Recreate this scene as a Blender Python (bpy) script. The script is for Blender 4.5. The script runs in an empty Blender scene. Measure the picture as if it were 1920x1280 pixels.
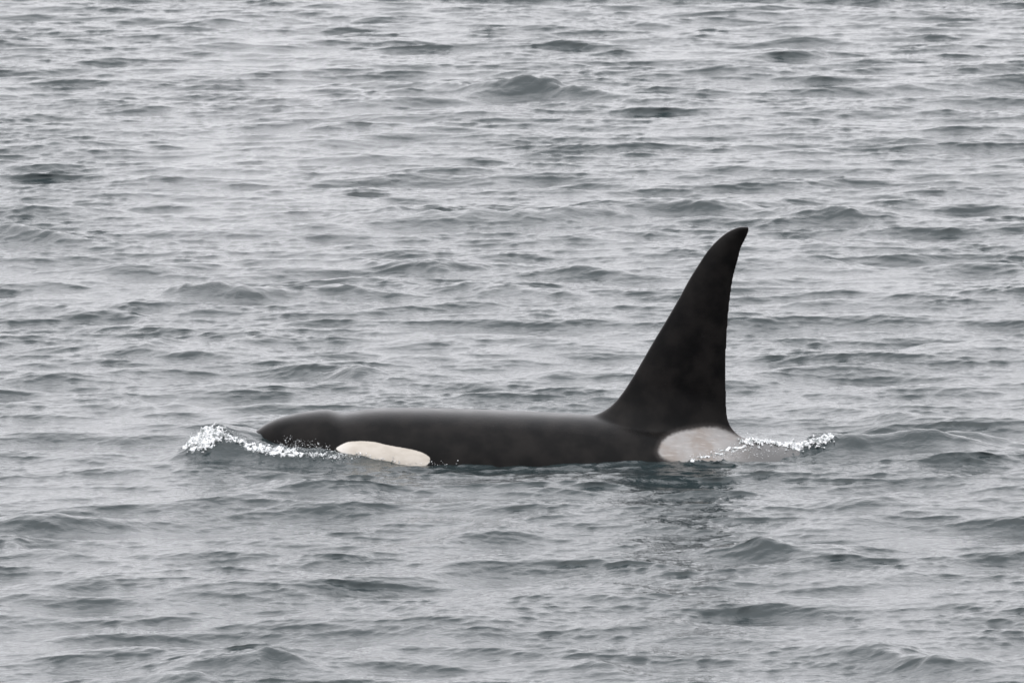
import bpy, math, random
import numpy as np
from mathutils import Vector
from mathutils.bvhtree import BVHTree

# ------------------------------------------------------------------ camera
scene = bpy.context.scene
CAM = np.array([0.0, -70.0, 9.0])
LENS = 291.0
FPX = LENS / 36.0 * 1920.0

def solve_pitch():
    """pitch so that the near waterline of the whale falls on row 870 of 1280"""
    ang = math.atan2(CAM[2], -0.65 - CAM[1])
    return ang - math.atan((870 - 640) / FPX)
PITCH = solve_pitch()
FWD = np.array([0, math.cos(PITCH), -math.sin(PITCH)])
UP = np.array([0, math.sin(PITCH), math.cos(PITCH)])

def project(x, y, z):
    dx, dy, dz = x - CAM[0], y - CAM[1], z - CAM[2]
    d = dy * FWD[1] + dz * FWD[2]
    u = dy * UP[1] + dz * UP[2]
    return 960 + FPX * dx / d, 640 - FPX * u / d

def ray(px, py):
    return np.array([(px - 960) / FPX, 0, 0]) + FWD + UP * ((640 - py) / FPX)

def on_z(px, py, z=0.0):
    r = ray(px, py); t = (z - CAM[2]) / r[2]
    return CAM + r * t

def on_y(px, py, y=0.0):
    r = ray(px, py); t = (y - CAM[1]) / r[1]
    return CAM + r * t

cd = bpy.data.cameras.new('camera')
cam = bpy.data.objects.new('camera', cd)
scene.collection.objects.link(cam)
cam.location = CAM
cam.rotation_euler = (math.pi / 2 - PITCH, 0, 0)
cd.lens = LENS; cd.sensor_width = 36.0
cd.clip_start = 0.5; cd.clip_end = 20000
cd.dof.use_dof = True
cd.dof.focus_distance = 70.4
cd.dof.aperture_fstop = 10.0
scene.camera = cam

# ------------------------------------------------------------------ overcast sky and soft sun
SUN_EL, SUN_AZ = math.radians(62), math.radians(205)
world = bpy.data.worlds.new('World'); scene.world = world
world.use_nodes = True
nt = world.node_tree; nt.nodes.clear()
N = nt.nodes.new; L = nt.links.new
out = N('ShaderNodeOutputWorld'); bg = N('ShaderNodeBackground')
sky = N('ShaderNodeTexSky'); sky.sky_type = 'NISHITA'; sky.sun_disc = False
sky.sun_elevation = SUN_EL; sky.sun_rotation = SUN_AZ
sky.air_density = 1.0; sky.dust_density = 4.0; sky.ozone_density = 1.0
hsv = N('ShaderNodeHueSaturation'); hsv.inputs['Saturation'].default_value = 0.10
L(sky.outputs[0], hsv.inputs['Color'])
tc = N('ShaderNodeTexCoord'); mp = N('ShaderNodeMapping'); mp.inputs['Scale'].default_value = (1, 1, 2.5)
no = N('ShaderNodeTexNoise'); no.inputs['Scale'].default_value = 2.2; no.inputs['Detail'].default_value = 5
L(tc.outputs['Generated'], mp.inputs[0]); L(mp.outputs[0], no.inputs['Vector'])
cr = N('ShaderNodeValToRGB')
cr.color_ramp.elements[0].position = 0.3; cr.color_ramp.elements[0].color = (9.5, 9.45, 9.85, 1)
cr.color_ramp.elements[1].position = 0.7; cr.color_ramp.elements[1].color = (11.25, 11.2, 11.6, 1)
L(no.outputs[0], cr.inputs[0])
mx = N('ShaderNodeMix'); mx.data_type = 'RGBA'; mx.inputs[0].default_value = 0.88   # closed cloud cover
L(hsv.outputs[0], mx.inputs[6]); L(cr.outputs[0], mx.inputs[7])
# overcast luminance: (1 + k sin elevation), darker towards the horizon all round
sz = N('ShaderNodeSeparateXYZ'); L(tc.outputs['Generated'], sz.inputs[0])
el = N('ShaderNodeMapRange'); el.inputs['From Min'].default_value = 0.0; el.inputs['From Max'].default_value = 1.0
el.inputs['To Min'].default_value = 0.78; el.inputs['To Max'].default_value = 1.42
L(sz.outputs['Z'], el.inputs['Value'])
vm = N('ShaderNodeVectorMath'); vm.operation = 'SCALE'; L(mx.outputs[2], vm.inputs[0]); L(el.outputs[0], vm.inputs['Scale'])
L(vm.outputs[0], bg.inputs['Color']); bg.inputs['Strength'].default_value = 0.15
L(bg.outputs[0], out.inputs[0])

sd = bpy.data.lights.new('sun', 'SUN'); sd.energy = 0.5; sd.angle = math.radians(70)
sd.color = (1.0, 0.97, 0.93)
sun = bpy.data.objects.new('sun', sd); scene.collection.objects.link(sun)
# sun behind the camera's left shoulder, veiled by cloud
sdir = Vector((-math.sin(math.radians(25)) * math.cos(SUN_EL), -math.cos(math.radians(25)) * math.cos(SUN_EL), math.sin(SUN_EL)))
sun.rotation_euler = sdir.to_track_quat('Z', 'Y').to_euler()
sun.location = (-20, -40, 50)

scene.view_settings.view_transform = 'Standard'
scene.view_settings.look = 'None'
scene.view_settings.gamma = 1.0
scene.view_settings.use_curve_mapping = False
scene.view_settings.exposure = 0.30
scene.render.engine = 'CYCLES'
scene.render.resolution_x, scene.render.resolution_y = 1024, 682

# ------------------------------------------------------------------ helpers
rng = np.random.default_rng(7)
random.seed(7)

def mesh_from(name, co, quads=None, tris=None, smooth=True):
    me = bpy.data.meshes.new(name)
    faces, starts, totals = [], [], []
    nq = 0 if quads is None else len(quads); ntq = 0 if tris is None else len(tris)
    loops = []
    if nq: loops.append(np.asarray(quads, np.int32).ravel())
    if ntq: loops.append(np.asarray(tris, np.int32).ravel())
    loops = np.concatenate(loops)
    me.vertices.add(len(co)); me.vertices.foreach_set('co', np.asarray(co, np.float32).ravel())
    me.loops.add(len(loops)); me.loops.foreach_set('vertex_index', loops)
    tot = np.concatenate([np.full(nq, 4, np.int32), np.full(ntq, 3, np.int32)])
    st = np.concatenate([[0], np.cumsum(tot)[:-1]]).astype(np.int32)
    me.polygons.add(len(tot)); me.polygons.foreach_set('loop_start', st)
    me.polygons.foreach_set('use_smooth', np.full(len(tot), smooth))
    me.update(calc_edges=True); me.validate()
    return me

def grid_quads(nr, nc):
    i = np.arange(nr - 1)[:, None] * nc + np.arange(nc - 1)[None, :]
    return np.stack([i, i + 1, i + nc + 1, i + nc], -1).reshape(-1, 4)

def attr(me, name, arr):
    a = me.attributes.new(name, 'FLOAT', 'POINT'); a.data.foreach_set('value', np.asarray(arr, np.float32).ravel())

def link(me, name, mat, **props):
    o = bpy.data.objects.new(name, me); scene.collection.objects.link(o)
    me.materials.append(mat)
    for k, v in props.items(): o[k] = v
    return o

def poly_sdf(px, py, poly):
    """signed distance to a polygon, positive inside"""
    P = np.asarray(poly, float); Q = np.roll(P, -1, 0)
    best = np.full(px.shape, 1e9); inside = np.zeros(px.shape, bool)
    for (ax, ay), (bx, by) in zip(P, Q):
        ex, ey = bx - ax, by - ay
        t = np.clip(((px - ax) * ex + (py - ay) * ey) / (ex * ex + ey * ey + 1e-9), 0, 1)
        best = np.minimum(best, np.hypot(px - ax - t * ex, py - ay - t * ey))
        c = ((ay > py) != (by > py)) & (px < ex * (py - ay) / (ey if abs(ey) > 1e-9 else 1e-9) + ax)
        inside ^= c
    return np.where(inside, best, -best)

def smooth_poly(pts, n=6):
    """closed Catmull-Rom"""
    P = np.asarray(pts, float); o = []
    for i in range(len(P)):
        a, b, c, d = P[i - 1], P[i], P[(i + 1) % len(P)], P[(i + 2) % len(P)]
        for k in range(n):
            t = k / n
            o.append(0.5 * ((2 * b) + (-a + c) * t + (2 * a - 5 * b + 4 * c - d) * t * t + (-a + 3 * b - 3 * c + d) * t ** 3))
    return np.array(o)

def vnoise(x, y, seed=0):
    """2-D gradient noise, about -0.7..0.7"""
    r = np.random.default_rng(seed); g = r.uniform(0, 2 * np.pi, (256, 256))
    xi, yi = np.floor(x).astype(int), np.floor(y).astype(int); fx, fy = x - xi, y - yi
    def d(i, j):
        a = g[(xi + i) & 255, (yi + j) & 255]; return np.cos(a) * (fx - i) + np.sin(a) * (fy - j)
    u = fx ** 3 * (fx * (6 * fx - 15) + 10); v = fy ** 3 * (fy * (6 * fy - 15) + 10)
    return (d(0, 0) * (1 - u) + d(1, 0) * u) * (1 - v) + (d(0, 1) * (1 - u) + d(1, 1) * u) * v

def fbm(x, y, seed=0, oct=4):
    s = 0; a = 1
    for k in range(oct):
        s = s + a * vnoise(x * 2 ** k, y * 2 ** k, seed + k); a *= 0.5
    return s

# ------------------------------------------------------------------ materials
def new_mat(name):
    m = bpy.data.materials.new(name); m.use_nodes = True
    return m, m.node_tree, m.node_tree.nodes['Principled BSDF']

def water_mat():
    m, t, b = new_mat('sea_water')
    N = t.nodes.new; L = t.links.new
    b.inputs['Base Color'].default_value = (0.016, 0.024, 0.026, 1)
    b.inputs['Roughness'].default_value = 0.08
    b.inputs['IOR'].default_value = 1.34
    g = N('ShaderNodeNewGeometry')
    mp = N('ShaderNodeMapping'); mp.inputs['Scale'].default_value = (1.0, 1.35, 1.0)
    L(g.outputs['Position'], mp.inputs[0])
    n1 = N('ShaderNodeTexNoise'); n1.inputs['Scale'].default_value = 14; n1.inputs['Detail'].default_value = 4
    n1.inputs['Roughness'].default_value = 0.55; n1.inputs['Distortion'].default_value = 0.6
    L(mp.outputs[0], n1.inputs['Vector'])
    bp = N('ShaderNodeBump'); bp.inputs['Strength'].default_value = 0.45; bp.inputs['Distance'].default_value = 0.02
    L(n1.outputs[0], bp.inputs['Height']); L(bp.outputs[0], b.inputs['Normal'])
    return m, t, b

M_WATER, _, _ = water_mat()

def foamy_water_mat():
    """broken water: white aerated foam where the attribute says so, dark water between"""
    m, t, b = water_mat(); m.name = 'broken_water'
    N = t.nodes.new; L = t.links.new
    outn = t.nodes['Material Output']
    f = N('ShaderNodeBsdfPrincipled')
    f.inputs['Base Color'].default_value = (0.80, 0.82, 0.83, 1); f.inputs['Roughness'].default_value = 0.45
    f.inputs['IOR'].default_value = 1.33
    at = N('ShaderNodeAttribute'); at.attribute_name = 'foam'
    g = N('ShaderNodeNewGeometry')
    n = N('ShaderNodeTexNoise'); n.inputs['Scale'].default_value = 26; n.inputs['Detail'].default_value = 6
    n.inputs['Roughness'].default_value = 0.62; n.inputs['Distortion'].default_value = 1.0
    L(g.outputs['Position'], n.inputs['Vector'])
    a = N('ShaderNodeMath'); a.operation = 'ADD'; L(at.outputs['Fac'], a.inputs[0]); L(n.outputs[0], a.inputs[1])
    mr = N('ShaderNodeMapRange'); mr.inputs['From Min'].default_value = 0.93; mr.inputs['From Max'].default_value = 1.18
    L(a.outputs[0], mr.inputs['Value'])
    bp = N('ShaderNodeBump'); bp.inputs['Strength'].default_value = 0.8; bp.inputs['Distance'].default_value = 0.03
    L(n.outputs[0], bp.inputs['Height']); L(bp.outputs[0], f.inputs['Normal'])
    ms = N('ShaderNodeMixShader'); L(mr.outputs[0], ms.inputs[0]); L(b.outputs[0], ms.inputs[1]); L(f.outputs[0], ms.inputs[2])
    L(ms.outputs[0], outn.inputs['Surface'])
    return m
M_BROKEN = foamy_water_mat()

def spray_mat():
    m, t, b = new_mat('white_spray')
    N = t.nodes.new; L = t.links.new
    b.inputs['Roughness'].default_value = 0.25; b.inputs['IOR'].default_value = 1.33
    n = N('ShaderNodeTexNoise'); n.inputs['Scale'].default_value = 34; n.inputs['Detail'].default_value = 5
    g = N('ShaderNodeNewGeometry'); L(g.outputs['Position'], n.inputs['Vector'])
    c = N('ShaderNodeValToRGB')
    c.color_ramp.elements[0].position = 0.40; c.color_ramp.elements[0].color = (0.22, 0.24, 0.24, 1)
    c.color_ramp.elements[1].position = 0.58; c.color_ramp.elements[1].color = (0.74, 0.75, 0.76, 1)
    L(n.outputs[0], c.inputs[0]); L(c.outputs[0], b.inputs['Base Color'])
    return m
M_SPRAY = spray_mat()

def skin_mat():
    m, t, b = new_mat('orca_skin')
    N = t.nodes.new; L = t.links.new
    g = N('ShaderNodeNewGeometry')
    def math_(op, a, bb):
        q = N('ShaderNodeMath'); q.operation = op
        for i, v in enumerate((a, bb)):
            if isinstance(v, (int, float)): q.inputs[i].default_value = v
            else: L(v, q.inputs[i])
        return q.outputs[0]
    def rng_(v, lo, hi):
        q = N('ShaderNodeMapRange'); q.interpolation_type = 'SMOOTHSTEP'
        q.inputs['From Min'].default_value = lo; q.inputs['From Max'].default_value = hi
        L(v, q.inputs['Value']); return q.outputs[0]
    def noise(scale, detail=4, sc=(1, 1, 1)):
        mp = N('ShaderNodeMapping'); mp.inputs['Scale'].default_value = sc; L(g.outputs['Position'], mp.inputs[0])
        q = N('ShaderNodeTexNoise'); q.inputs['Scale'].default_value = scale; q.inputs['Detail'].default_value = detail
        L(mp.outputs[0], q.inputs['Vector']); return q.outputs[0]
    def mixc(f, a, bb):
        q = N('ShaderNodeMix'); q.data_type = 'RGBA'
        if isinstance(f, float): q.inputs[0].default_value = f
        else: L(f, q.inputs[0])
        for i, v in ((6, a), (7, bb)):
            if isinstance(v, tuple): q.inputs[i].default_value = v
            else: L(v, q.inputs[i])
        return q.outputs[2]
    # black skin with faint brownish mottling
    black = mixc(rng_(noise(5.0, 6), 0.35, 0.7), (0.0024, 0.0023, 0.0024, 1), (0.0082, 0.0073, 0.0069, 1))
    # eye patch: cream
    e = N('ShaderNodeAttribute'); e.attribute_name = 'eye_patch'
    en = math_('ADD', e.outputs['Fac'], math_('MULTIPLY', math_('SUBTRACT', noise(60, 3), 0.5), 2.2))
    cream = mixc(rng_(noise(14, 5, (0.6, 1, 1.4)), 0.3, 0.72), (0.40, 0.365, 0.318, 1), (0.47, 0.435, 0.388, 1))
    # saddle patch: grey, softer edge, fine scratches along the body
    s = N('ShaderNodeAttribute'); s.attribute_name = 'saddle'
    sn = math_('ADD', s.outputs['Fac'], math_('MULTIPLY', math_('SUBTRACT', noise(38, 4), 0.5), 5.0))
    streak = noise(30, 5, (0.25, 1, 1.6))
    grey = mixc(rng_(noise(4.2, 4), 0.42, 0.62), (0.245, 0.238, 0.232, 1), (0.205, 0.184, 0.168, 1))
    grey = mixc(math_('MULTIPLY', rng_(streak, 0.52, 0.72), 0.45), grey, (0.35, 0.337, 0.325, 1))
    sx = N('ShaderNodeSeparateXYZ'); L(g.outputs['Position'], sx.inputs[0])
    grey = mixc(rng_(sx.outputs['X'], 1.65, 2.15), grey, (0.10, 0.10, 0.10, 1))   # the saddle fades out towards the tail
    rim = mixc(rng_(sn, -12.0, 1.0), black, (0.030, 0.027, 0.026, 1))
    c1 = mixc(rng_(sn, -3.5, 4.5), rim, grey)
    sx2 = N('ShaderNodeSeparateXYZ'); L(g.outputs['Position'], sx2.inputs[0])
    cream = mixc(rng_(sx2.outputs['X'], -1.33, -1.47), cream, (0.56, 0.535, 0.50, 1))     # paler at its front end
    c2 = mixc(rng_(en, -0.9, 1.1), c1, cream)
    L(c2, b.inputs['Base Color'])
    b.inputs['IOR'].default_value = 1.33
    b.inputs['Specular IOR Level'].default_value = 0.12
    ro = N('ShaderNodeMapRange'); ro.inputs['To Min'].default_value = 0.16; ro.inputs['To Max'].default_value = 0.32
    L(noise(7, 5), ro.inputs['Value']); L(ro.outputs[0], b.inputs['Roughness'])
    bp = N('ShaderNodeBump'); bp.inputs['Strength'].default_value = 0.12; bp.inputs['Distance'].default_value = 0.006
    L(noise(45, 4, (0.5, 1, 1)), bp.inputs['Height']); L(bp.outputs[0], b.inputs['Normal'])
    return m
M_SKIN = skin_mat()

def plain_mat(name, col, rough):
    m, t, b = new_mat(name)
    N = t.nodes.new; L = t.links.new
    n = N('ShaderNodeTexNoise'); n.inputs['Scale'].default_value = 30
    c = N('ShaderNodeValToRGB'); c.color_ramp.elements[0].color = tuple(v * 0.8 for v in col) + (1,)
    c.color_ramp.elements[1].color = tuple(col) + (1,)
    L(n.outputs[0], c.inputs[0]); L(c.outputs[0], b.inputs['Base Color']); b.inputs['Roughness'].default_value = rough
    return m

# ------------------------------------------------------------------ the sea
def fft_tile(size, n, lam_lo, lam_hi, peak, rms, wind, spread, seed, power=4.0):
    r = np.random.default_rng(seed)
    k1 = np.fft.fftfreq(n, size / n) * 2 * np.pi
    kx, ky = np.meshgrid(k1, k1, indexing='ij')
    k = np.hypot(kx, ky); k[0, 0] = 1
    lam = 2 * np.pi / k
    P = np.exp(-(2 * np.pi / peak / k * -1) ** 2 * 0) * k ** -power * np.exp(-0.8 * (2 * np.pi / peak / k) ** 2)
    c = (kx * math.cos(wind) + ky * math.sin(wind)) / k
    P = P * (spread * c ** 2 + (1 - spread) * np.abs(c) ** 8)
    lo = 1 / (1 + (lam_lo / lam) ** 8); hi = 1 / (1 + (lam / lam_hi) ** 8)
    P = P * lo * hi; P[0, 0] = 0
    a = (r.standard_normal((n, n)) + 1j * r.standard_normal((n, n))) * np.sqrt(P)
    h = np.fft.ifft2(a).real
    dx = np.fft.ifft2(a * -1j * kx / k).real
    dy = np.fft.ifft2(a * -1j * ky / k).real
    s = rms / h.std()
    return size, n, np.stack([dx * s, dy * s, h * s], -1).astype(np.float32)

def samp(tile, x, y):
    size, n, A = tile
    u = (x / size * n) % n; v = (y / size * n) % n
    i = np.floor(u).astype(int); j = np.floor(v).astype(int)
    fu = (u - i)[..., None]; fv = (v - j)[..., None]; i %= n; j %= n
    i2 = (i + 1) % n; j2 = (j + 1) % n
    return (A[i, j] * (1 - fu) + A[i2, j] * fu) * (1 - fv) + (A[i, j2] * (1 - fu) + A[i2, j2] * fu) * fv

WIND = math.radians(-78)
T_LONG = fft_tile(43.0, 2048, 0.7, 9.0, 2.2, 0.026, WIND, 0.6, 3, 3.4)
T_MID = fft_tile(19.7, 2048, 0.20, 0.75, 0.5, 0.0036, WIND - 0.15, 0.45, 5, 2.5)
T_SHORT = fft_tile(7.3, 1024, 0.07, 0.20, 0.16, 0.0015, WIND + 0.3, 0.5, 9, 3.6)

# single crests of the photograph: crest pixel, half length in pixels, height, tilt (row change per column)
CRESTS = [(1010, 146, 95, .24, .05), (850, 150, 110, .10, 0), (390, 516, 85, .24, .02), (790, 488, 70, .13, .08),
          (690, 392, 60, .11, 0), (800, 396, 110, .12, 0), (1060, 392, 110, .11, -.06), (1340, 378, 60, .13, 0), (1490, 390, 90, .11, .08),
          (1640, 388, 60, .10, 0), (50, 424, 90, .16, .07), (70, 388, 80, .10, 0), (480, 1218, 75, .20, .04), (330, 1252, 60, .13, .05),
          (670, 908, 30, .13, 0), (520, 904, 80, .09, .1), (60, 960, 70, .12, 0), (40, 1010, 90, .11, .15), (670, 678, 40, .14, .1),
          (275, 632, 45, .13, 0), (470, 624, 60, .09, 0), (1690, 767, 45, .13, 0), (1440, 1016, 55, .12, 0), (1625, 936, 60, .06, 0),
          (1720, 1212, 70, .16, .12), (1120, 1224, 60, .11, 0), (930, 398, 90, .10, -.03), (1200, 392, 70, .11, .03), (640, 540, 70, .09, 0), (1000, 545, 80, .08, .04), (1690, 600, 80, .08, .05), (1610, 400, 90, .09, 0), (1560, 480, 60, .08, .06), (430, 420, 80, .08, 0), (1100, 505, 60, .07, 0), (200, 1090, 90, .08, 0), (1230, 1150, 80, .08, 0), (1800, 880, 70, .07, 0), (680, 1136, 110, .08, 0), (1790, 636, 80, .09, -.1), (1370, 128, 70, .10, 0),
          (890, 530, 110, .10, .05), (1330, 480, 70, .08, 0), (1540, 555, 60, .09, 0), (130, 572, 100, .09, .1), (270, 746, 80, .10, 0),
          (740, 288, 60, .09, 0), (110, 264, 60, .08, 0), (1030, 692, 60, .07, 0), (1540, 1060, 100, .07, 0), (900, 1180, 50, .08, 0)]
CR_W = []
for (px, py, hl, h, tl) in CRESTS:
    c = on_z(px, py, h * 0.9); dist = np.linalg.norm(c - CAM); mpp = dist / FPX
    # a row change on the picture is a much larger step in depth on the sea
    CR_W.append((c[0], c[1], hl * mpp * 1.6, h * 0.85, -tl / math.sin(math.atan2(CAM[2], c[1] - CAM[1]))))

def gauss(v): return np.exp(-0.5 * v * v)
def sgauss(v, a, b): return np.exp(-0.5 * (v / np.where(v < 0, a, b)) ** 2)

def extra(x, y):
    """water pushed up by the whale: bow mound, wake ridge, slick beside the flank"""
    h = np.zeros_like(x)
    for (cx, cy, sx, hh, sl) in CR_W:
        m = (np.abs(x - cx) < 3.2 * sx) & (np.abs(y - cy) < 3.0 + abs(sl) * sx)
        if not m.any(): continue
        X, Y = x[m] - cx, y[m] - cy
        wob = 0.30 * vnoise(X / 0.55 + cx * 7, Y * 0 + cy, 31) + 0.07 * fbm(X / 0.22 + cx * 3, Y / 0.30 + cy, 32, 2)
        d = Y - sl * X + wob
        amp = 1 + 0.6 * vnoise(X / 0.35 + cx, Y / 0.5 + cy * 3, 33) + 0.22 * vnoise(X / 0.13 + cx, Y / 0.16 + cy * 3, 34)
        pr = np.where(d < 0, np.exp(-(np.abs(d) / 0.27) ** 1.3), np.exp(-(np.abs(d) / 0.50) ** 1.5))
        h[m] += hh * 0.80 * amp * pr / (1 + (X / sx) ** 2) * gauss(X / sx / 1.5)
    # bow wave ahead of the head
    h += 0.235 * sgauss(x + 2.46, 0.17, 0.54) * sgauss(y - 0.02, 0.37, 0.42)
    h += 0.10 * sgauss(x + 2.60, 0.22, 0.2) * sgauss(y + 0.30, 0.15, 0.2)
    h += 0.075 * gauss((x + 2.05) / 0.34) * gauss((y + 0.50 + 0.30 * (x + 2.05)) / 0.13)
    h += 0.075 * gauss((x + 1.52) / 0.26) * gauss((y + 0.60) / 0.11)
    # wake ridge astern
    yc = 0.10 + 0.10 * vnoise(x / 0.5, x * 0 + 3, 41) + 0.04 * vnoise(x / 0.13, y / 0.4, 42)
    d = y - yc
    pr = np.where(d < 0, np.exp(-(np.abs(d) / 0.26) ** 1.3), np.exp(-(np.abs(d) / 0.36) ** 1.5))
    h += (0.145 + 0.05 * vnoise(x / 0.3, y / 0.5, 43)) * pr / (1 + np.exp(-(x - 2.55) / 0.07)) / (1 + np.exp((x - 4.0) / 0.16))
    h += 0.10 * sgauss(x - 3.78, 0.17, 0.28) * sgauss(y - 0.55 - 0.1 * vnoise(x / 0.2, y / 0.3, 44), 0.13, 0.3)
    h += 0.05 * gauss((x - 4.2) / 0.3) * sgauss(y - 0.6, 0.14, 0.3)
    # water running over the back behind the fin
    h += 0.05 * gauss((x - 2.45) / 0.15) * sgauss(y - 0.02, 0.14, 0.2)
    return h

def damp(x, y):
    """calmer water against the body"""
    d = np.hypot(np.maximum(np.abs(x - 0.1) - 2.2, 0) / 0.5, np.maximum(np.abs(y) - 0.55, 0) / 0.50)
    return 1 - 0.55 * np.exp(-d * d)

def water(x, y, spacing=0.0):
    shape = x.shape; x = x.ravel(); y = y.ravel(); sp = np.broadcast_to(spacing, shape).ravel()
    k = damp(x, y)
    # gusts: ruffled and smooth areas
    gust = 1 + 0.6 * vnoise(x / 2.2 + 11, y / 5.5 + 4, 21) + 0.6 * vnoise(x / 0.8, y / 2.0, 22)
    gust = np.clip(gust, 0.5, 1.7)
    a = samp(T_LONG, x + 5.0, y + 3.0) * (1 / (1 + (sp / 0.35) ** 3))[:, None]
    b = samp(T_MID, x, y) * (gust / (1 + (sp / 0.11) ** 3))[:, None]
    c = samp(T_SHORT, x * 0.96 + y * 0.28, y * 0.96 - x * 0.28) * (gust / (1 + (sp / 0.04) ** 3))[:, None]
    wash = np.exp(-(np.maximum(np.abs(x - 0.1) - 1.6, 0) / 0.6) ** 2 - (np.maximum(np.abs(y + 1.3) - 0.6, 0) / 0.7) ** 2)
    b = b * (1.0 + 0.5 * (1 - k) + 0.45 * wash)[:, None] ; c = c * (1.0 + 0.4 * (1 - k))[:, None]      # ripples thrown off the flank
    a = a * (k ** 1.4)[:, None]; k = 1.0
    d = a * 1.2 + b * 1.4 + c * 1.2
    X = x - 1.0 * d[:, 0]; Y = y - 1.0 * d[:, 1]
    # wavelets lean downwind, towards the south: steep lee faces, long smooth backs
    Y = Y - (1.5 * a[:, 2] + 1.8 * b[:, 2] + 1.2 * c[:, 2]) * k
    Z = (a[:, 2] + b[:, 2] + c[:, 2]) * k + extra(X, Y)
    return X.reshape(shape), Y.reshape(shape), Z.reshape(shape)

def build_sea():
    ys = [-15.5]
    while ys[-1] < 58: ys.append(ys[-1] + 0.030 * ((ys[-1] + 70) / 70) ** 0.9)
    st = 0.05
    while ys[-1] < 6000: ys.append(ys[-1] + st); st = min(st * 1.10, 400)
    st = 0.05; lo = [-15.5]
    while lo[-1] > -400: lo.append(lo[-1] - st); st = min(st * 1.12, 60)
    ys = np.array(lo[:0:-1] + ys)
    half = 0.0619 * 1.20
    core = np.clip(ys + 70, 53, 129) * half
    nc = 540
    s = list(np.linspace(-1, 1, nc)); st = 2 / nc; ext = [1.0]
    while ext[-1] < 600: ext.append(ext[-1] + st); st *= 1.35
    s = np.array([-e for e in ext[:0:-1]] + s + ext[1:])
    Xg = core[:, None] * s[None, :]; Yg = np.broadcast_to(ys[:, None], Xg.shape).copy()
    dx = np.gradient(Xg, axis=1); dy = np.gradient(Yg, axis=0)
    sp = np.maximum(np.abs(dx), np.abs(dy))
    X, Y, Z = water(Xg, Yg, np.maximum(sp - 0.03, 0))
    me = mesh_from('sea', np.stack([X, Y, Z], -1).reshape(-1, 3), grid_quads(*X.shape))
    return link(me, 'sea', M_WATER, kind='structure', label='grey choppy open sea under an overcast sky', category='sea')
sea = build_sea()

# ------------------------------------------------------------------ the orca
def interp(xs, pts):
    p = np.array(pts, float); x, y = p[:, 0], p[:, 1]
    m = np.zeros(len(x)); d = np.diff(y) / np.diff(x)                      # monotone-ish cubic
    m[1:-1] = np.where(d[:-1] * d[1:] > 0, 2 * d[:-1] * d[1:] / (d[:-1] + d[1:] + 1e-12), 0); m[0], m[-1] = d[0], d[-1]
    i = np.clip(np.searchsorted(x, xs) - 1, 0, len(x) - 2); h = x[i + 1] - x[i]; t = (xs - x[i]) / h
    return (2 * t**3 - 3 * t**2 + 1) * y[i] + (t**3 - 2 * t**2 + t) * h * m[i] + (-2 * t**3 + 3 * t**2) * y[i + 1] + (t**3 - t**2) * h * m[i + 1]

TOP_PX = [(485, 803), (500, 793), (520, 784), (545, 777), (575, 771.5), (600, 768.5), (613, 768), (626, 770.5), (642, 774.5), (662, 772.2),
          (690, 768), (720, 766), (760, 765.5), (800, 765.8), (850, 767), (900, 768.5), (960, 771), (1000, 772.5), (1050, 775), (1100, 777.5)]
top = [(-2.45, -0.07), (-2.42, 0.0), (-2.34, 0.085)]
for px, py in TOP_PX:
    w = on_y(px, py, 0.0); top.append((w[0], w[2] - 0.004))
top += [(0.9, 0.315), (1.3, 0.275), (1.7, 0.20), (2.02, 0.13), (2.25, 0.095), (2.45, 0.05), (2.62, -0.02), (2.9, -0.09), (3.6, -0.18), (4.35, -0.27), (4.9, -0.33)]
bot = [(-2.45, -0.09), (-2.40, -0.20), (-2.25, -0.33), (-1.9, -0.55), (-1.3, -0.84), (-0.4, -1.06), (0.6, -1.06), (1.5, -0.86), (2.4, -0.60),
       (3.2, -0.48), (4.0, -0.44), (4.5, -0.43), (4.9, -0.40)]
wid = [(-2.45, 0.01), (-2.41, 0.09), (-2.3, 0.14), (-2.15, 0.22), (-1.9, 0.37), (-1.5, 0.54), (-1.0, 0.64), (-0.3, 0.70), (0.5, 0.69),
       (1.2, 0.61), (1.8, 0.54), (2.4, 0.43), (3.0, 0.23), (3.7, 0.13), (4.3, 0.075), (4.9, 0.03)]

def closed_tube(rings):
    R = np.array(rings); n, m, _ = R.shape
    co = R.reshape(-1, 3); q = []
    for i in range(n - 1):
        a = i * m + np.arange(m); b = i * m + (np.arange(m) + 1) % m
        q.append(np.stack([a, b, b + m, a + m], -1))
    q = np.concatenate(q)
    c0 = len(co); co = np.concatenate([co, R[0].mean(0)[None], R[-1].mean(0)[None]])
    a = np.arange(m); b = (a + 1) % m
    t = np.concatenate([np.stack([b, a, np.full(m, c0)], -1), np.stack([(n - 1) * m + a, (n - 1) * m + b, np.full(m, c0 + 1)], -1)])
    return co, q, t

def lead_trail():
    lead = [(1000, 880), (1040, 820), (1090, 786), (1122, 774.6), (1144.7, 760.8), (1165.3, 738.5), (1185.9, 707.6), (1203, 678.4), (1227, 637), (1247.8, 602.7), (1271.8, 561.5),
            (1292.4, 523.7), (1309.6, 496.2), (1326.8, 470.4), (1344, 451.5), (1364.6, 435), (1381.8, 427), (1393.0, 424.2)]
    trail = [(1500, 880), (1440, 843), (1402.4, 824.8), (1381.8, 809.4), (1371.5, 795.7), (1365.2, 774.6), (1362, 743.6), (1361, 709.3), (1361, 674.9), (1362.5, 640.5), (1364.5, 606.2),
             (1368.6, 561.5), (1375.5, 516.8), (1383, 489.3), (1389.2, 465.3), (1398.6, 445.5), (1403.6, 433), (1404.2, 428), (1403, 425.2)]
    L_ = np.array([on_y(*p)[[0, 2]] for p in lead]); T_ = np.array([on_y(*p)[[0, 2]] for p in trail])
    return L_, T_

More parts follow.
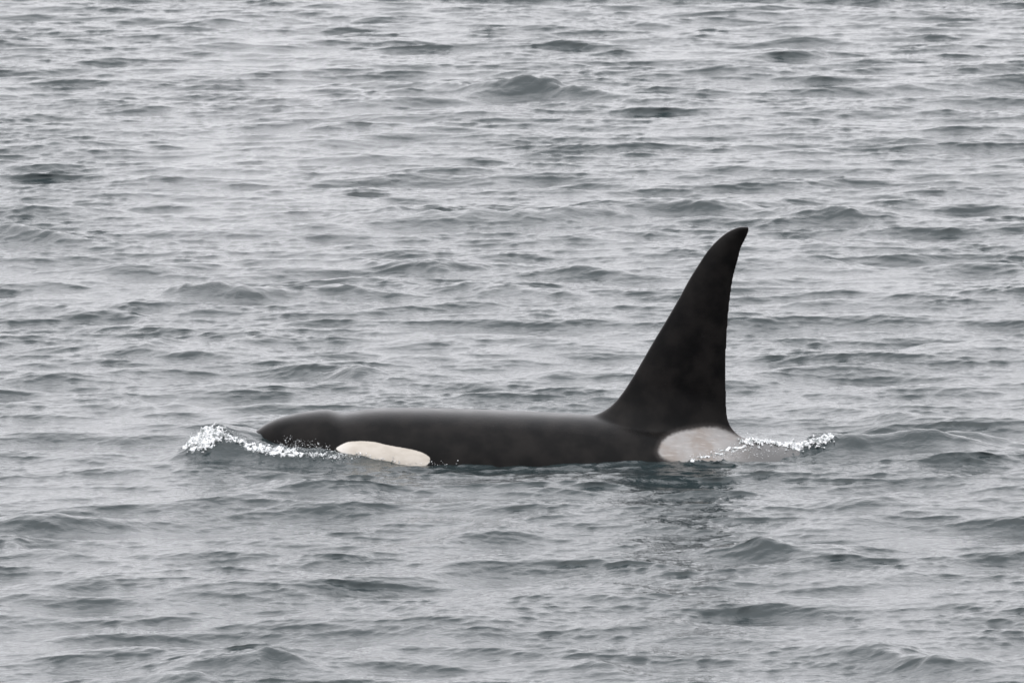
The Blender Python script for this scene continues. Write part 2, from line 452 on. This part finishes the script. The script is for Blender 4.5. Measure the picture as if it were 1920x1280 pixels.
def body_parts():
    parts = []
    # trunk, head and tail stock in one loft
    u = np.linspace(0, 1, 420); xs = -2.449 + 7.34 * (0.35 * u ** 2 + 0.65 * u)
    zt, zb, w = interp(xs, top), interp(xs, bot), interp(xs, wid)
    th = np.linspace(0, 2 * np.pi, 240, endpoint=False)
    rings = []
    for x, a, b, ww in zip(xs, zt, zb, w):
        c, s = np.cos(th), np.sin(th)
        k = 1 / (1 + math.exp(-(x - 0.75) / 0.22)) / (1 + math.exp((x - 2.5) / 0.2))     # roof-like back under the fin
        e = 0.80 + 0.20 * k; qz = 0.84 + 0.75 * k * (c > 0); ww = ww * (1 + 0.10 * k)
        yy = ww * np.sign(s) * np.abs(s) ** e; zz = (a + b) / 2 + (a - b) / 2 * np.sign(c) * np.abs(c) ** qz
        rings.append(np.stack([np.full_like(th, x), yy, zz], -1))
    parts.append(closed_tube(rings))
    # dorsal fin
    Lp, Tp = lead_trail()
    z0, z1 = -0.06, min(Lp[-1, 1], Tp[-1, 1]) - 0.001
    zz = z0 + (z1 - z0) * np.sin(np.linspace(0, 1, 150) * np.pi / 2) ** 0.9
    rings = []
    m = 44
    for z in zz:
        xl = float(interp(np.array([z]), Lp[:, ::-1])[0]); xt = float(interp(np.array([z]), Tp[:, ::-1])[0])
        f = (z - 0.3) / (z1 - 0.3)
        T = 0.098 * max(1 - f, 0) ** 0.9 + 0.026
        ch = xt - xl
        T = min(T, ch * 0.42)
        ang = np.linspace(0, 2 * np.pi, m, endpoint=False)
        uu = 0.5 - 0.5 * np.cos(ang)
        half = T * (1.9 * np.sqrt(np.clip(uu, 0, 1)) * (1 - uu) ** 0.9 * 1.2)
        half = np.minimum(half, T) * 0.9 + 0.015 * np.sin(np.pi * np.clip(uu, 0, 1)) ** 0.3
        Rz, Ry = 0.50, 0.34; dd = np.clip(z - interp(np.clip(xl + ch * uu, -2.4, 4.8), top) + 0.17, 0, Rz)   # fillet on to the back
        half = half + Ry * (1 - np.sqrt(np.maximum(1 - (1 - dd / Rz) ** 2, 0))) * np.sin(np.pi * np.clip(uu, 0, 1)) ** 0.7
        xx = np.clip(xl + ch * uu, -2.4, 4.8); tt, bb, wx = interp(xx, top), interp(xx, bot), interp(xx, wid)
        kk = 1 / (1 + np.exp(-(xx - 0.75) / 0.22)) / (1 + np.exp((xx - 2.5) / 0.2))
        cc = np.clip((z - (tt + bb) / 2) / ((tt - bb) / 2), 0, 1) ** (1 / (0.84 + 0.75 * kk))
        yb = wx * (1 + 0.10 * kk) * np.sqrt(1 - cc * cc) ** (0.8 + 0.2 * kk)              # the trunk's own half width here
        half = np.where(z < tt - 0.13, np.minimum(half, np.maximum(yb - 0.05, 0.01)), half)  # skirt stays inside it
        yy = half * np.sign(np.sin(ang)) * (np.abs(np.sin(ang)) > 1e-6)
        rings.append(np.stack([xl + ch * uu, yy, np.full(m, z)], -1))
    parts.append(closed_tube(rings))
    # tail flukes and pectoral fins, under water
    def blade(root, tip, cr_, ct, thick, n=24, m=24):
        root, tip = np.array(root, float), np.array(tip, float); rr = []
        for i in range(n):
            t = i / (n - 1); c = root + (tip - root) * t + np.array([0.35 * cr_ * t * t, 0, 0])
            ch = cr_ * (1 - t ** 1.6) + ct * t; a = np.linspace(0, 2 * np.pi, m, endpoint=False); uu = -0.5 * np.cos(a)
            rr.append(np.stack([c[0] + ch * uu, np.full(m, c[1]), c[2] + thick * (1 - 0.7 * t) * np.sin(a)], -1))
        return closed_tube(rr)
    for s in (-1, 1):
        parts.append(blade((4.55, -s * 0.03, -0.37), (4.75, s * 1.05, -0.36), 0.75, 0.08, 0.055))
        parts.append(blade((-1.15, s * 0.48, -0.72), (-0.75, s * 1.35, -1.15), 0.62, 0.18, 0.06))
    return parts

def build_orca():
    co, q, t, n = [], [], [], 0
    for c, qq, tt in body_parts():
        co.append(c); q.append(qq + n); t.append(tt + n); n += len(c)
    me = mesh_from('orca_raw', np.concatenate(co), np.concatenate(q), np.concatenate(t))
    tmp = bpy.data.objects.new('tmp', me); scene.collection.objects.link(tmp)
    md = tmp.modifiers.new('r', 'REMESH'); md.mode = 'VOXEL'; md.voxel_size = 0.0095; md.use_smooth_shade = True
    dg = bpy.context.evaluated_depsgraph_get()
    m2 = bpy.data.meshes.new_from_object(tmp.evaluated_get(dg)); m2.name = 'orca'
    bpy.data.objects.remove(tmp)
    nv = len(m2.vertices); v = np.empty(nv * 3, np.float32); m2.vertices.foreach_get('co', v); v = v.reshape(-1, 3).astype(float)
    e = np.empty(len(m2.edges) * 2, np.int32); m2.edges.foreach_get('vertices', e); e = e.reshape(-1, 2)
    deg = np.bincount(e.ravel(), minlength=nv)[:, None]
    def lap(p):
        s = np.stack([np.bincount(e[:, 0], p[e[:, 1], k], nv) + np.bincount(e[:, 1], p[e[:, 0], k], nv) for k in range(3)], -1)
        return s / deg - p
    for it in range(14):                                                  # Taubin: smooth without shrinking
        v += 0.55 * lap(v); v -= 0.56 * lap(v)
    # extra smoothing where fin and back meet
    zone = np.exp(-((v[:, 2] - 0.24) / 0.16) ** 2) * ((v[:, 0] > 0.5) & (v[:, 0] < 2.2)) * (np.abs(v[:, 1]) < 0.4)
    for it in range(60): v += 0.5 * zone[:, None] * lap(v)
    m2.vertices.foreach_set('co', v.astype(np.float32).ravel()); m2.update()
    m2.polygons.foreach_set('use_smooth', np.ones(len(m2.polygons), bool))
    EYE = [(630.1, 840.1), (640.6, 833.2), (653.2, 828.1), (665.8, 826.9), (679.6, 826.6), (702.5, 828.4), (725.4, 833.8), (746, 837.6), (769, 841.5),
           (786.2, 846.1), (798.8, 851.6), (806.2, 859), (804, 868), (791.9, 875), (757.5, 877), (734.6, 876), (707, 873), (671.6, 861), (648.6, 852), (634.9, 845.3)]
    SAD = [(1235, 842), (1243.6, 825), (1262.5, 812.7), (1289.6, 805.9), (1319.4, 801.1), (1341.1, 801.1), (1360, 806), (1379, 814.5), (1400, 822),
           (1440, 818), (1500, 818), (1560, 852), (1560, 880), (1480, 872), (1400, 868), (1357, 867.5), (1316.7, 869.2), (1286.9, 868.8), (1262.5, 865.5), (1243.6, 859), (1236, 851)]
    px, py = project(v[:, 0], -np.abs(v[:, 1]), v[:, 2])
    attr(m2, 'eye_patch', np.clip(poly_sdf(px, py, smooth_poly(EYE, 4)), -60, 60))
    attr(m2, 'saddle', np.clip(poly_sdf(px, py, smooth_poly(SAD, 4)), -60, 60))
    o = link(m2, 'orca', M_SKIN, category='orca',
             label='black orca swimming at the surface with tall dorsal fin, cream eye patch and grey saddle')
    # blowhole: crescent plug behind the bump of the head
    a = np.linspace(0, 2 * np.pi, 20, endpoint=False); w = on_y(634, 772, 0)
    rr = []
    for k, (s, dz) in enumerate(((1.0, -0.03), (0.9, 0.002), (0.5, 0.004))):
        rr.append(np.stack([w[0] + 0.022 * s * np.cos(a) + 0.02 * np.sin(a) ** 2, 0.055 * s * np.sin(a), np.full(20, w[2] - 0.024 + dz)], -1))
    c, q, t = closed_tube(rr)
    b = link(mesh_from('blowhole', c, q, t), 'blowhole', plain_mat('blowhole_skin', (0.008, 0.007, 0.007), 0.4)); b.parent = o
    # eyes, just ahead of and below the patches
    bvh = BVHTree.FromPolygons([tuple(p) for p in v], [tuple(p.vertices) for p in m2.polygons])
    me = plain_mat('eye_black', (0.01, 0.008, 0.008), 0.1)
    for s in (-1, 1):
        hit = bvh.ray_cast(Vector((-1.52, s * 3, -0.08)), Vector((0, -s, 0)))
        if hit[0] is None: continue
        p = hit[0]; rr = []
        for ph in np.linspace(0.25, np.pi - 0.25, 7):
            rr.append(np.stack([p.x + 0.024 * np.sin(ph) * np.cos(a), np.full(20, p.y) - s * 0.010 + 0.016 * np.cos(ph), p.z + 0.018 * np.sin(ph) * np.sin(a)], -1))
        c, q, t = closed_tube(rr)
        ey = link(mesh_from('eye', c, q, t), 'eye', me); ey.parent = o
    return o, bvh
orca, ORCA_BVH = build_orca()

# ------------------------------------------------------------------ broken water: foam at the bow and astern
BOW = [(322, 833), (343, 814), (362, 801), (382, 794), (400, 796), (418, 799), (430, 808), (440, 817), (452, 823), (470, 831), (490, 834), (518, 836),
       (540, 840), (580, 847), (600, 848), (622, 850), (642, 858), (625, 863), (580, 861), (540, 857), (505, 853), (474, 849), (457, 839), (437, 831),
       (418, 829), (404, 841), (388, 849), (365, 850), (346, 843)]
STERN = [(1276, 862), (1300, 854), (1340, 845), (1370, 836), (1396, 823), (1420, 817), (1450, 817), (1475, 822), (1500, 826), (1520, 822), (1545, 816), (1566, 818), (1560, 832),
         (1525, 838), (1500, 848), (1475, 850), (1440, 848), (1410, 852), (1380, 858), (1340, 864), (1300, 868)]

def foam_patch(name, x0, x1, y0, y1, res, poly, seed, label):
    nx, ny = int((x1 - x0) / res), int((y1 - y0) / res)
    Yg, Xg = np.meshgrid(np.linspace(y0, y1, ny), np.linspace(x0, x1, nx), indexing='ij')
    X, Y, Z = water(Xg, Yg)
    px, py = project(X, Y, Z)
    sd = poly_sdf(px, py, poly)
    sd = sd + 9 * fbm(X * 7, Y * 5, seed + 60, 3)
    foam = np.clip((sd + 6) / 16, 0, 1)
    near = np.clip((sd + 30) / 30, 0, 1)
    edge = np.minimum.reduce([(Xg - x0), (x1 - Xg), (Yg - y0), (y1 - Yg)]) / 0.12
    tur = np.abs(fbm(X * 9, Y * 9, seed, 4)) * 0.060 + fbm(X * 26, Y * 26, seed + 9, 3) * 0.022
    Z = Z + (tur - 0.004) * foam + 0.012 * near * fbm(X * 12, Y * 12, seed + 20, 3)
    Z = Z - 0.03 * (1 - np.clip(edge, 0, 1)) + 0.003 - 0.02 * (1 - near)
    me = mesh_from(name, np.stack([X, Y, Z], -1).reshape(-1, 3), grid_quads(ny, nx))
    brk = fbm(X * 5, Y * 5, seed + 40, 3)
    attr(me, 'foam', np.clip(foam * (0.82 + 0.50 * brk), 0, 1) - 0.25 * (foam < 0.02))
    o = link(me, name, M_BROKEN, kind='stuff', category='foam', label=label)
    v = np.stack([X, Y, Z], -1).reshape(-1, 3)
    bv = BVHTree.FromPolygons([tuple(p) for p in v], grid_quads(ny, nx).tolist())
    return o, bv

bow, BOW_BVH = foam_patch('bow_wave', -3.15, -1.15, -1.1, 0.55, 0.0085, BOW, 50, 'white foaming bow wave breaking ahead of the orca head')
stern, STERN_BVH = foam_patch('wake_foam', 1.3, 3.1, -0.85, 0.6, 0.0085, STERN, 80, 'white foam trailing behind the orca dorsal fin')

def ico():
    p = (1 + 5 ** 0.5) / 2
    v = np.array([(-1, p, 0), (1, p, 0), (-1, -p, 0), (1, -p, 0), (0, -1, p), (0, 1, p), (0, -1, -p), (0, 1, -p), (p, 0, -1), (p, 0, 1), (-p, 0, -1), (-p, 0, 1)], float)
    f = np.array([(0, 11, 5), (0, 5, 1), (0, 1, 7), (0, 7, 10), (0, 10, 11), (1, 5, 9), (5, 11, 4), (11, 10, 2), (10, 7, 6), (7, 1, 8), (3, 9, 4), (3, 4, 2), (3, 2, 6), (3, 6, 8), (3, 8, 9), (4, 9, 5), (2, 4, 11), (6, 2, 10), (8, 6, 7), (9, 8, 1)])
    return v / np.linalg.norm(v[0]), f
ICO_V, ICO_F = ico()

def spray(name, bvhs, jobs, label, seed, sheets=()):
    """drops and flecks of foam resting on, or flung just above, the surface they came from"""
    r = np.random.default_rng(seed); V, F, n = [], [], 0
    for (poly, count, smin, smax, lift) in jobs:
        P = np.array(poly, float); lo, hi = P.min(0), P.max(0)
        p = r.uniform(lo, hi, (count * 10, 2)); sd = poly_sdf(p[:, 0], p[:, 1], P)
        keep = (sd > 0) & (fbm(p[:, 0] / 13, p[:, 1] / 5, seed, 3) > r.uniform(-0.30, 0.45, len(p)))
        p = p + r.standard_normal(p.shape) * (5.0, 2.2)
        for q in p[keep][:count]:
            d = Vector(ray(*q)).normalized(); best = None
            for b in bvhs:
                h = b.ray_cast(Vector(CAM), d)
                if h[0] is not None and (best is None or h[3] < best[3]): best = h
            if best is None: continue
            s = smin * (smax / smin) ** (r.uniform() ** 2.5)
            c = np.array(best[0]) + np.array([0, -0.3 * s, 0.2 * s]) + np.array([0, -0.3, 1.0]) * lift * r.uniform() ** 2.5
            Q, _ = np.linalg.qr(r.standard_normal((3, 3)))
            v = (ICO_V * r.uniform(0.7, 1.3, (12, 1))) * s * np.array([r.uniform(0.8, 2.6), 0.8, 0.6])
            V.append(v @ Q.T + c); F.append(ICO_F + n); n += 12
    for (poly, thr, lift, cover) in sheets:
        P = np.array(poly, float); lo, hi = P.min(0) - 8, P.max(0) + 8
        gx, gy = np.meshgrid(np.arange(lo[0], hi[0], 1.0), np.arange(lo[1], hi[1], 0.8))
        msk = poly_sdf(gx, gy, P) / 9 + cover * fbm(gx / 10, gy / 4.5, seed + 3, 4) - thr
        idx = np.full(gx.shape, -1); pts = []
        tur = np.abs(fbm(gx / 7, gy / 4, seed + 5, 4))
        for i, j in zip(*np.nonzero(msk > -0.3)):
            d = Vector(ray(gx[i, j], gy[i, j])).normalized(); best = None
            for b in bvhs:
                h = b.ray_cast(Vector(CAM), d)
                if h[0] is not None and (best is None or h[3] < best[3]): best = h
            if best is None or (len(pts) and abs(best[0].y) > 3): continue
            k = min(max(msk[i, j] + 0.15, 0.0), 0.6)
            pts.append(np.array(best[0]) + np.array([0, -0.5, 0.9]) * (0.002 + lift * k * (0.3 + 1.5 * tur[i, j]))); idx[i, j] = len(pts) - 1
        pts = np.array(pts); q = np.stack([idx[:-1, :-1], idx[1:, :-1], idx[1:, 1:], idx[:-1, 1:]], -1).reshape(-1, 4)
        cen = (msk[:-1, :-1] + msk[1:, :-1] + msk[1:, 1:] + msk[:-1, 1:]).ravel() / 4
        q = q[(q.min(1) >= 0) & (cen > 0)]
        ok = np.ptp(pts[q][:, :, 1], axis=1) < 0.12                            # no sheet across a step in depth
        q = q[ok]; tr = np.concatenate([q[:, [0, 1, 2]], q[:, [0, 2, 3]]])
        V.append(pts); F.append(tr + n); n += len(pts)
    me = mesh_from(name, np.concatenate(V), None, np.concatenate(F))
    return link(me, name, M_SPRAY, kind='stuff', category='spray', label=label)

HEADSPRAY = [(520, 828), (560, 826), (600, 834), (625, 845), (650, 856), (600, 858), (550, 850), (520, 838)]
PATCHSPRAY = [(620, 850), (640, 852), (665, 851), (700, 860), (740, 864), (745, 870), (700, 869), (660, 864), (630, 860)]
FLANK = [(745, 865), (790, 867), (850, 868), (850, 874), (790, 873), (745, 871)]
CRESTBOW = [(340, 822), (365, 804), (385, 798), (415, 799), (432, 810), (455, 825), (500, 836), (520, 838), (560, 848), (540, 852), (490, 846), (460, 836), (430, 824), (400, 822), (370, 835), (345, 834)]
spray('bow_spray', [ORCA_BVH, BOW_BVH], [(CRESTBOW, 420, 0.0010, 0.0045, 0.07), (BOW, 200, 0.0010, 0.0040, 0.03), (HEADSPRAY, 260, 0.0018, 0.006, 0.06), (PATCHSPRAY, 260, 0.002, 0.008, 0.025), (FLANK, 60, 0.0018, 0.006, 0.006)],
      'white drops and spray splashing around the orca head and eye patch', 61, [(BOW, 0.95, 0.05, 2.2)])
STERNCREST = [(1390, 828), (1405, 821), (1422, 816), (1450, 817), (1475, 822), (1496, 829), (1502, 838), (1484, 841), (1462, 836), (1440, 834), (1415, 836), (1398, 836)]
STERNCURL = [(1500, 840), (1516, 828), (1535, 820), (1556, 818), (1564, 823), (1552, 832), (1528, 838)]
SADDLEWASH = [(1280, 862), (1310, 853), (1345, 843), (1375, 834), (1400, 830), (1430, 836), (1400, 844), (1370, 852), (1320, 862)]
BACKWASH = [(1340, 860), (1400, 842), (1460, 842), (1490, 848), (1450, 856), (1380, 862)]
spray('wake_spray', [ORCA_BVH, STERN_BVH], [(STERNCREST, 500, 0.0010, 0.0045, 0.06), (STERNCURL, 200, 0.0010, 0.0045, 0.05), (SADDLEWASH, 450, 0.0014, 0.005, 0.008), (BACKWASH, 260, 0.0013, 0.004, 0.004)],
      'white drops and froth washing over the grey saddle patch', 62, [(STERNCREST, 0.15, 0.06, 2.0), (STERNCURL, 0.25, 0.05, 2.0), (SADDLEWASH, 0.85, 0.02, 2.0)])

# ------------------------------------------------------------------ thin breath of the whale drifting off behind the head
def mist():
    m = bpy.data.materials.new('breath_mist'); m.use_nodes = True; t = m.node_tree; t.nodes.clear()
    N = t.nodes.new; L = t.links.new
    o = N('ShaderNodeOutputMaterial'); v = N('ShaderNodeVolumePrincipled'); L(v.outputs[0], o.inputs['Volume'])
    v.inputs['Color'].default_value = (0.95, 0.95, 0.96, 1); v.inputs['Anisotropy'].default_value = 0.3
    tc = N('ShaderNodeTexCoord')
    ln = N('ShaderNodeVectorMath'); ln.operation = 'LENGTH'; L(tc.outputs['Object'], ln.inputs[0])
    f = N('ShaderNodeMapRange'); f.interpolation_type = 'SMOOTHSTEP'; f.inputs['From Min'].default_value = 1.0; f.inputs['From Max'].default_value = 0.0
    L(ln.outputs['Value'], f.inputs['Value'])
    n = N('ShaderNodeTexNoise'); n.inputs['Scale'].default_value = 1.6; n.inputs['Detail'].default_value = 3; L(tc.outputs['Object'], n.inputs['Vector'])
    r = N('ShaderNodeMapRange'); r.inputs['From Min'].default_value = 0.32; r.inputs['From Max'].default_value = 0.75
    L(n.outputs[0], r.inputs['Value'])
    a = N('ShaderNodeMath'); a.operation = 'MULTIPLY'; L(f.outputs[0], a.inputs[0]); L(r.outputs[0], a.inputs[1])
    b = N('ShaderNodeMath'); b.operation = 'MULTIPLY'; L(a.outputs[0], b.inputs[0]); b.inputs[1].default_value = 0.24
    L(b.outputs[0], v.inputs['Density'])
    th = np.linspace(0, 2 * np.pi, 24, endpoint=False)
    rr = [np.stack([np.sin(p) * np.cos(th), np.sin(p) * np.sin(th), np.full(24, -np.cos(p))], -1) for p in np.linspace(0.05, np.pi - 0.05, 14)]
    c, q, tr = closed_tube(rr)
    ob = link(mesh_from('breath_mist', c, q, tr), 'breath_mist', m, kind='stuff', category='mist', label='thin pale breath mist drifting in the air behind the orca head')
    w = on_y(500, 300, 4.0); ob.location = w; ob.scale = (1.7, 1.8, min(1.9, w[2] - 0.25))
mist()
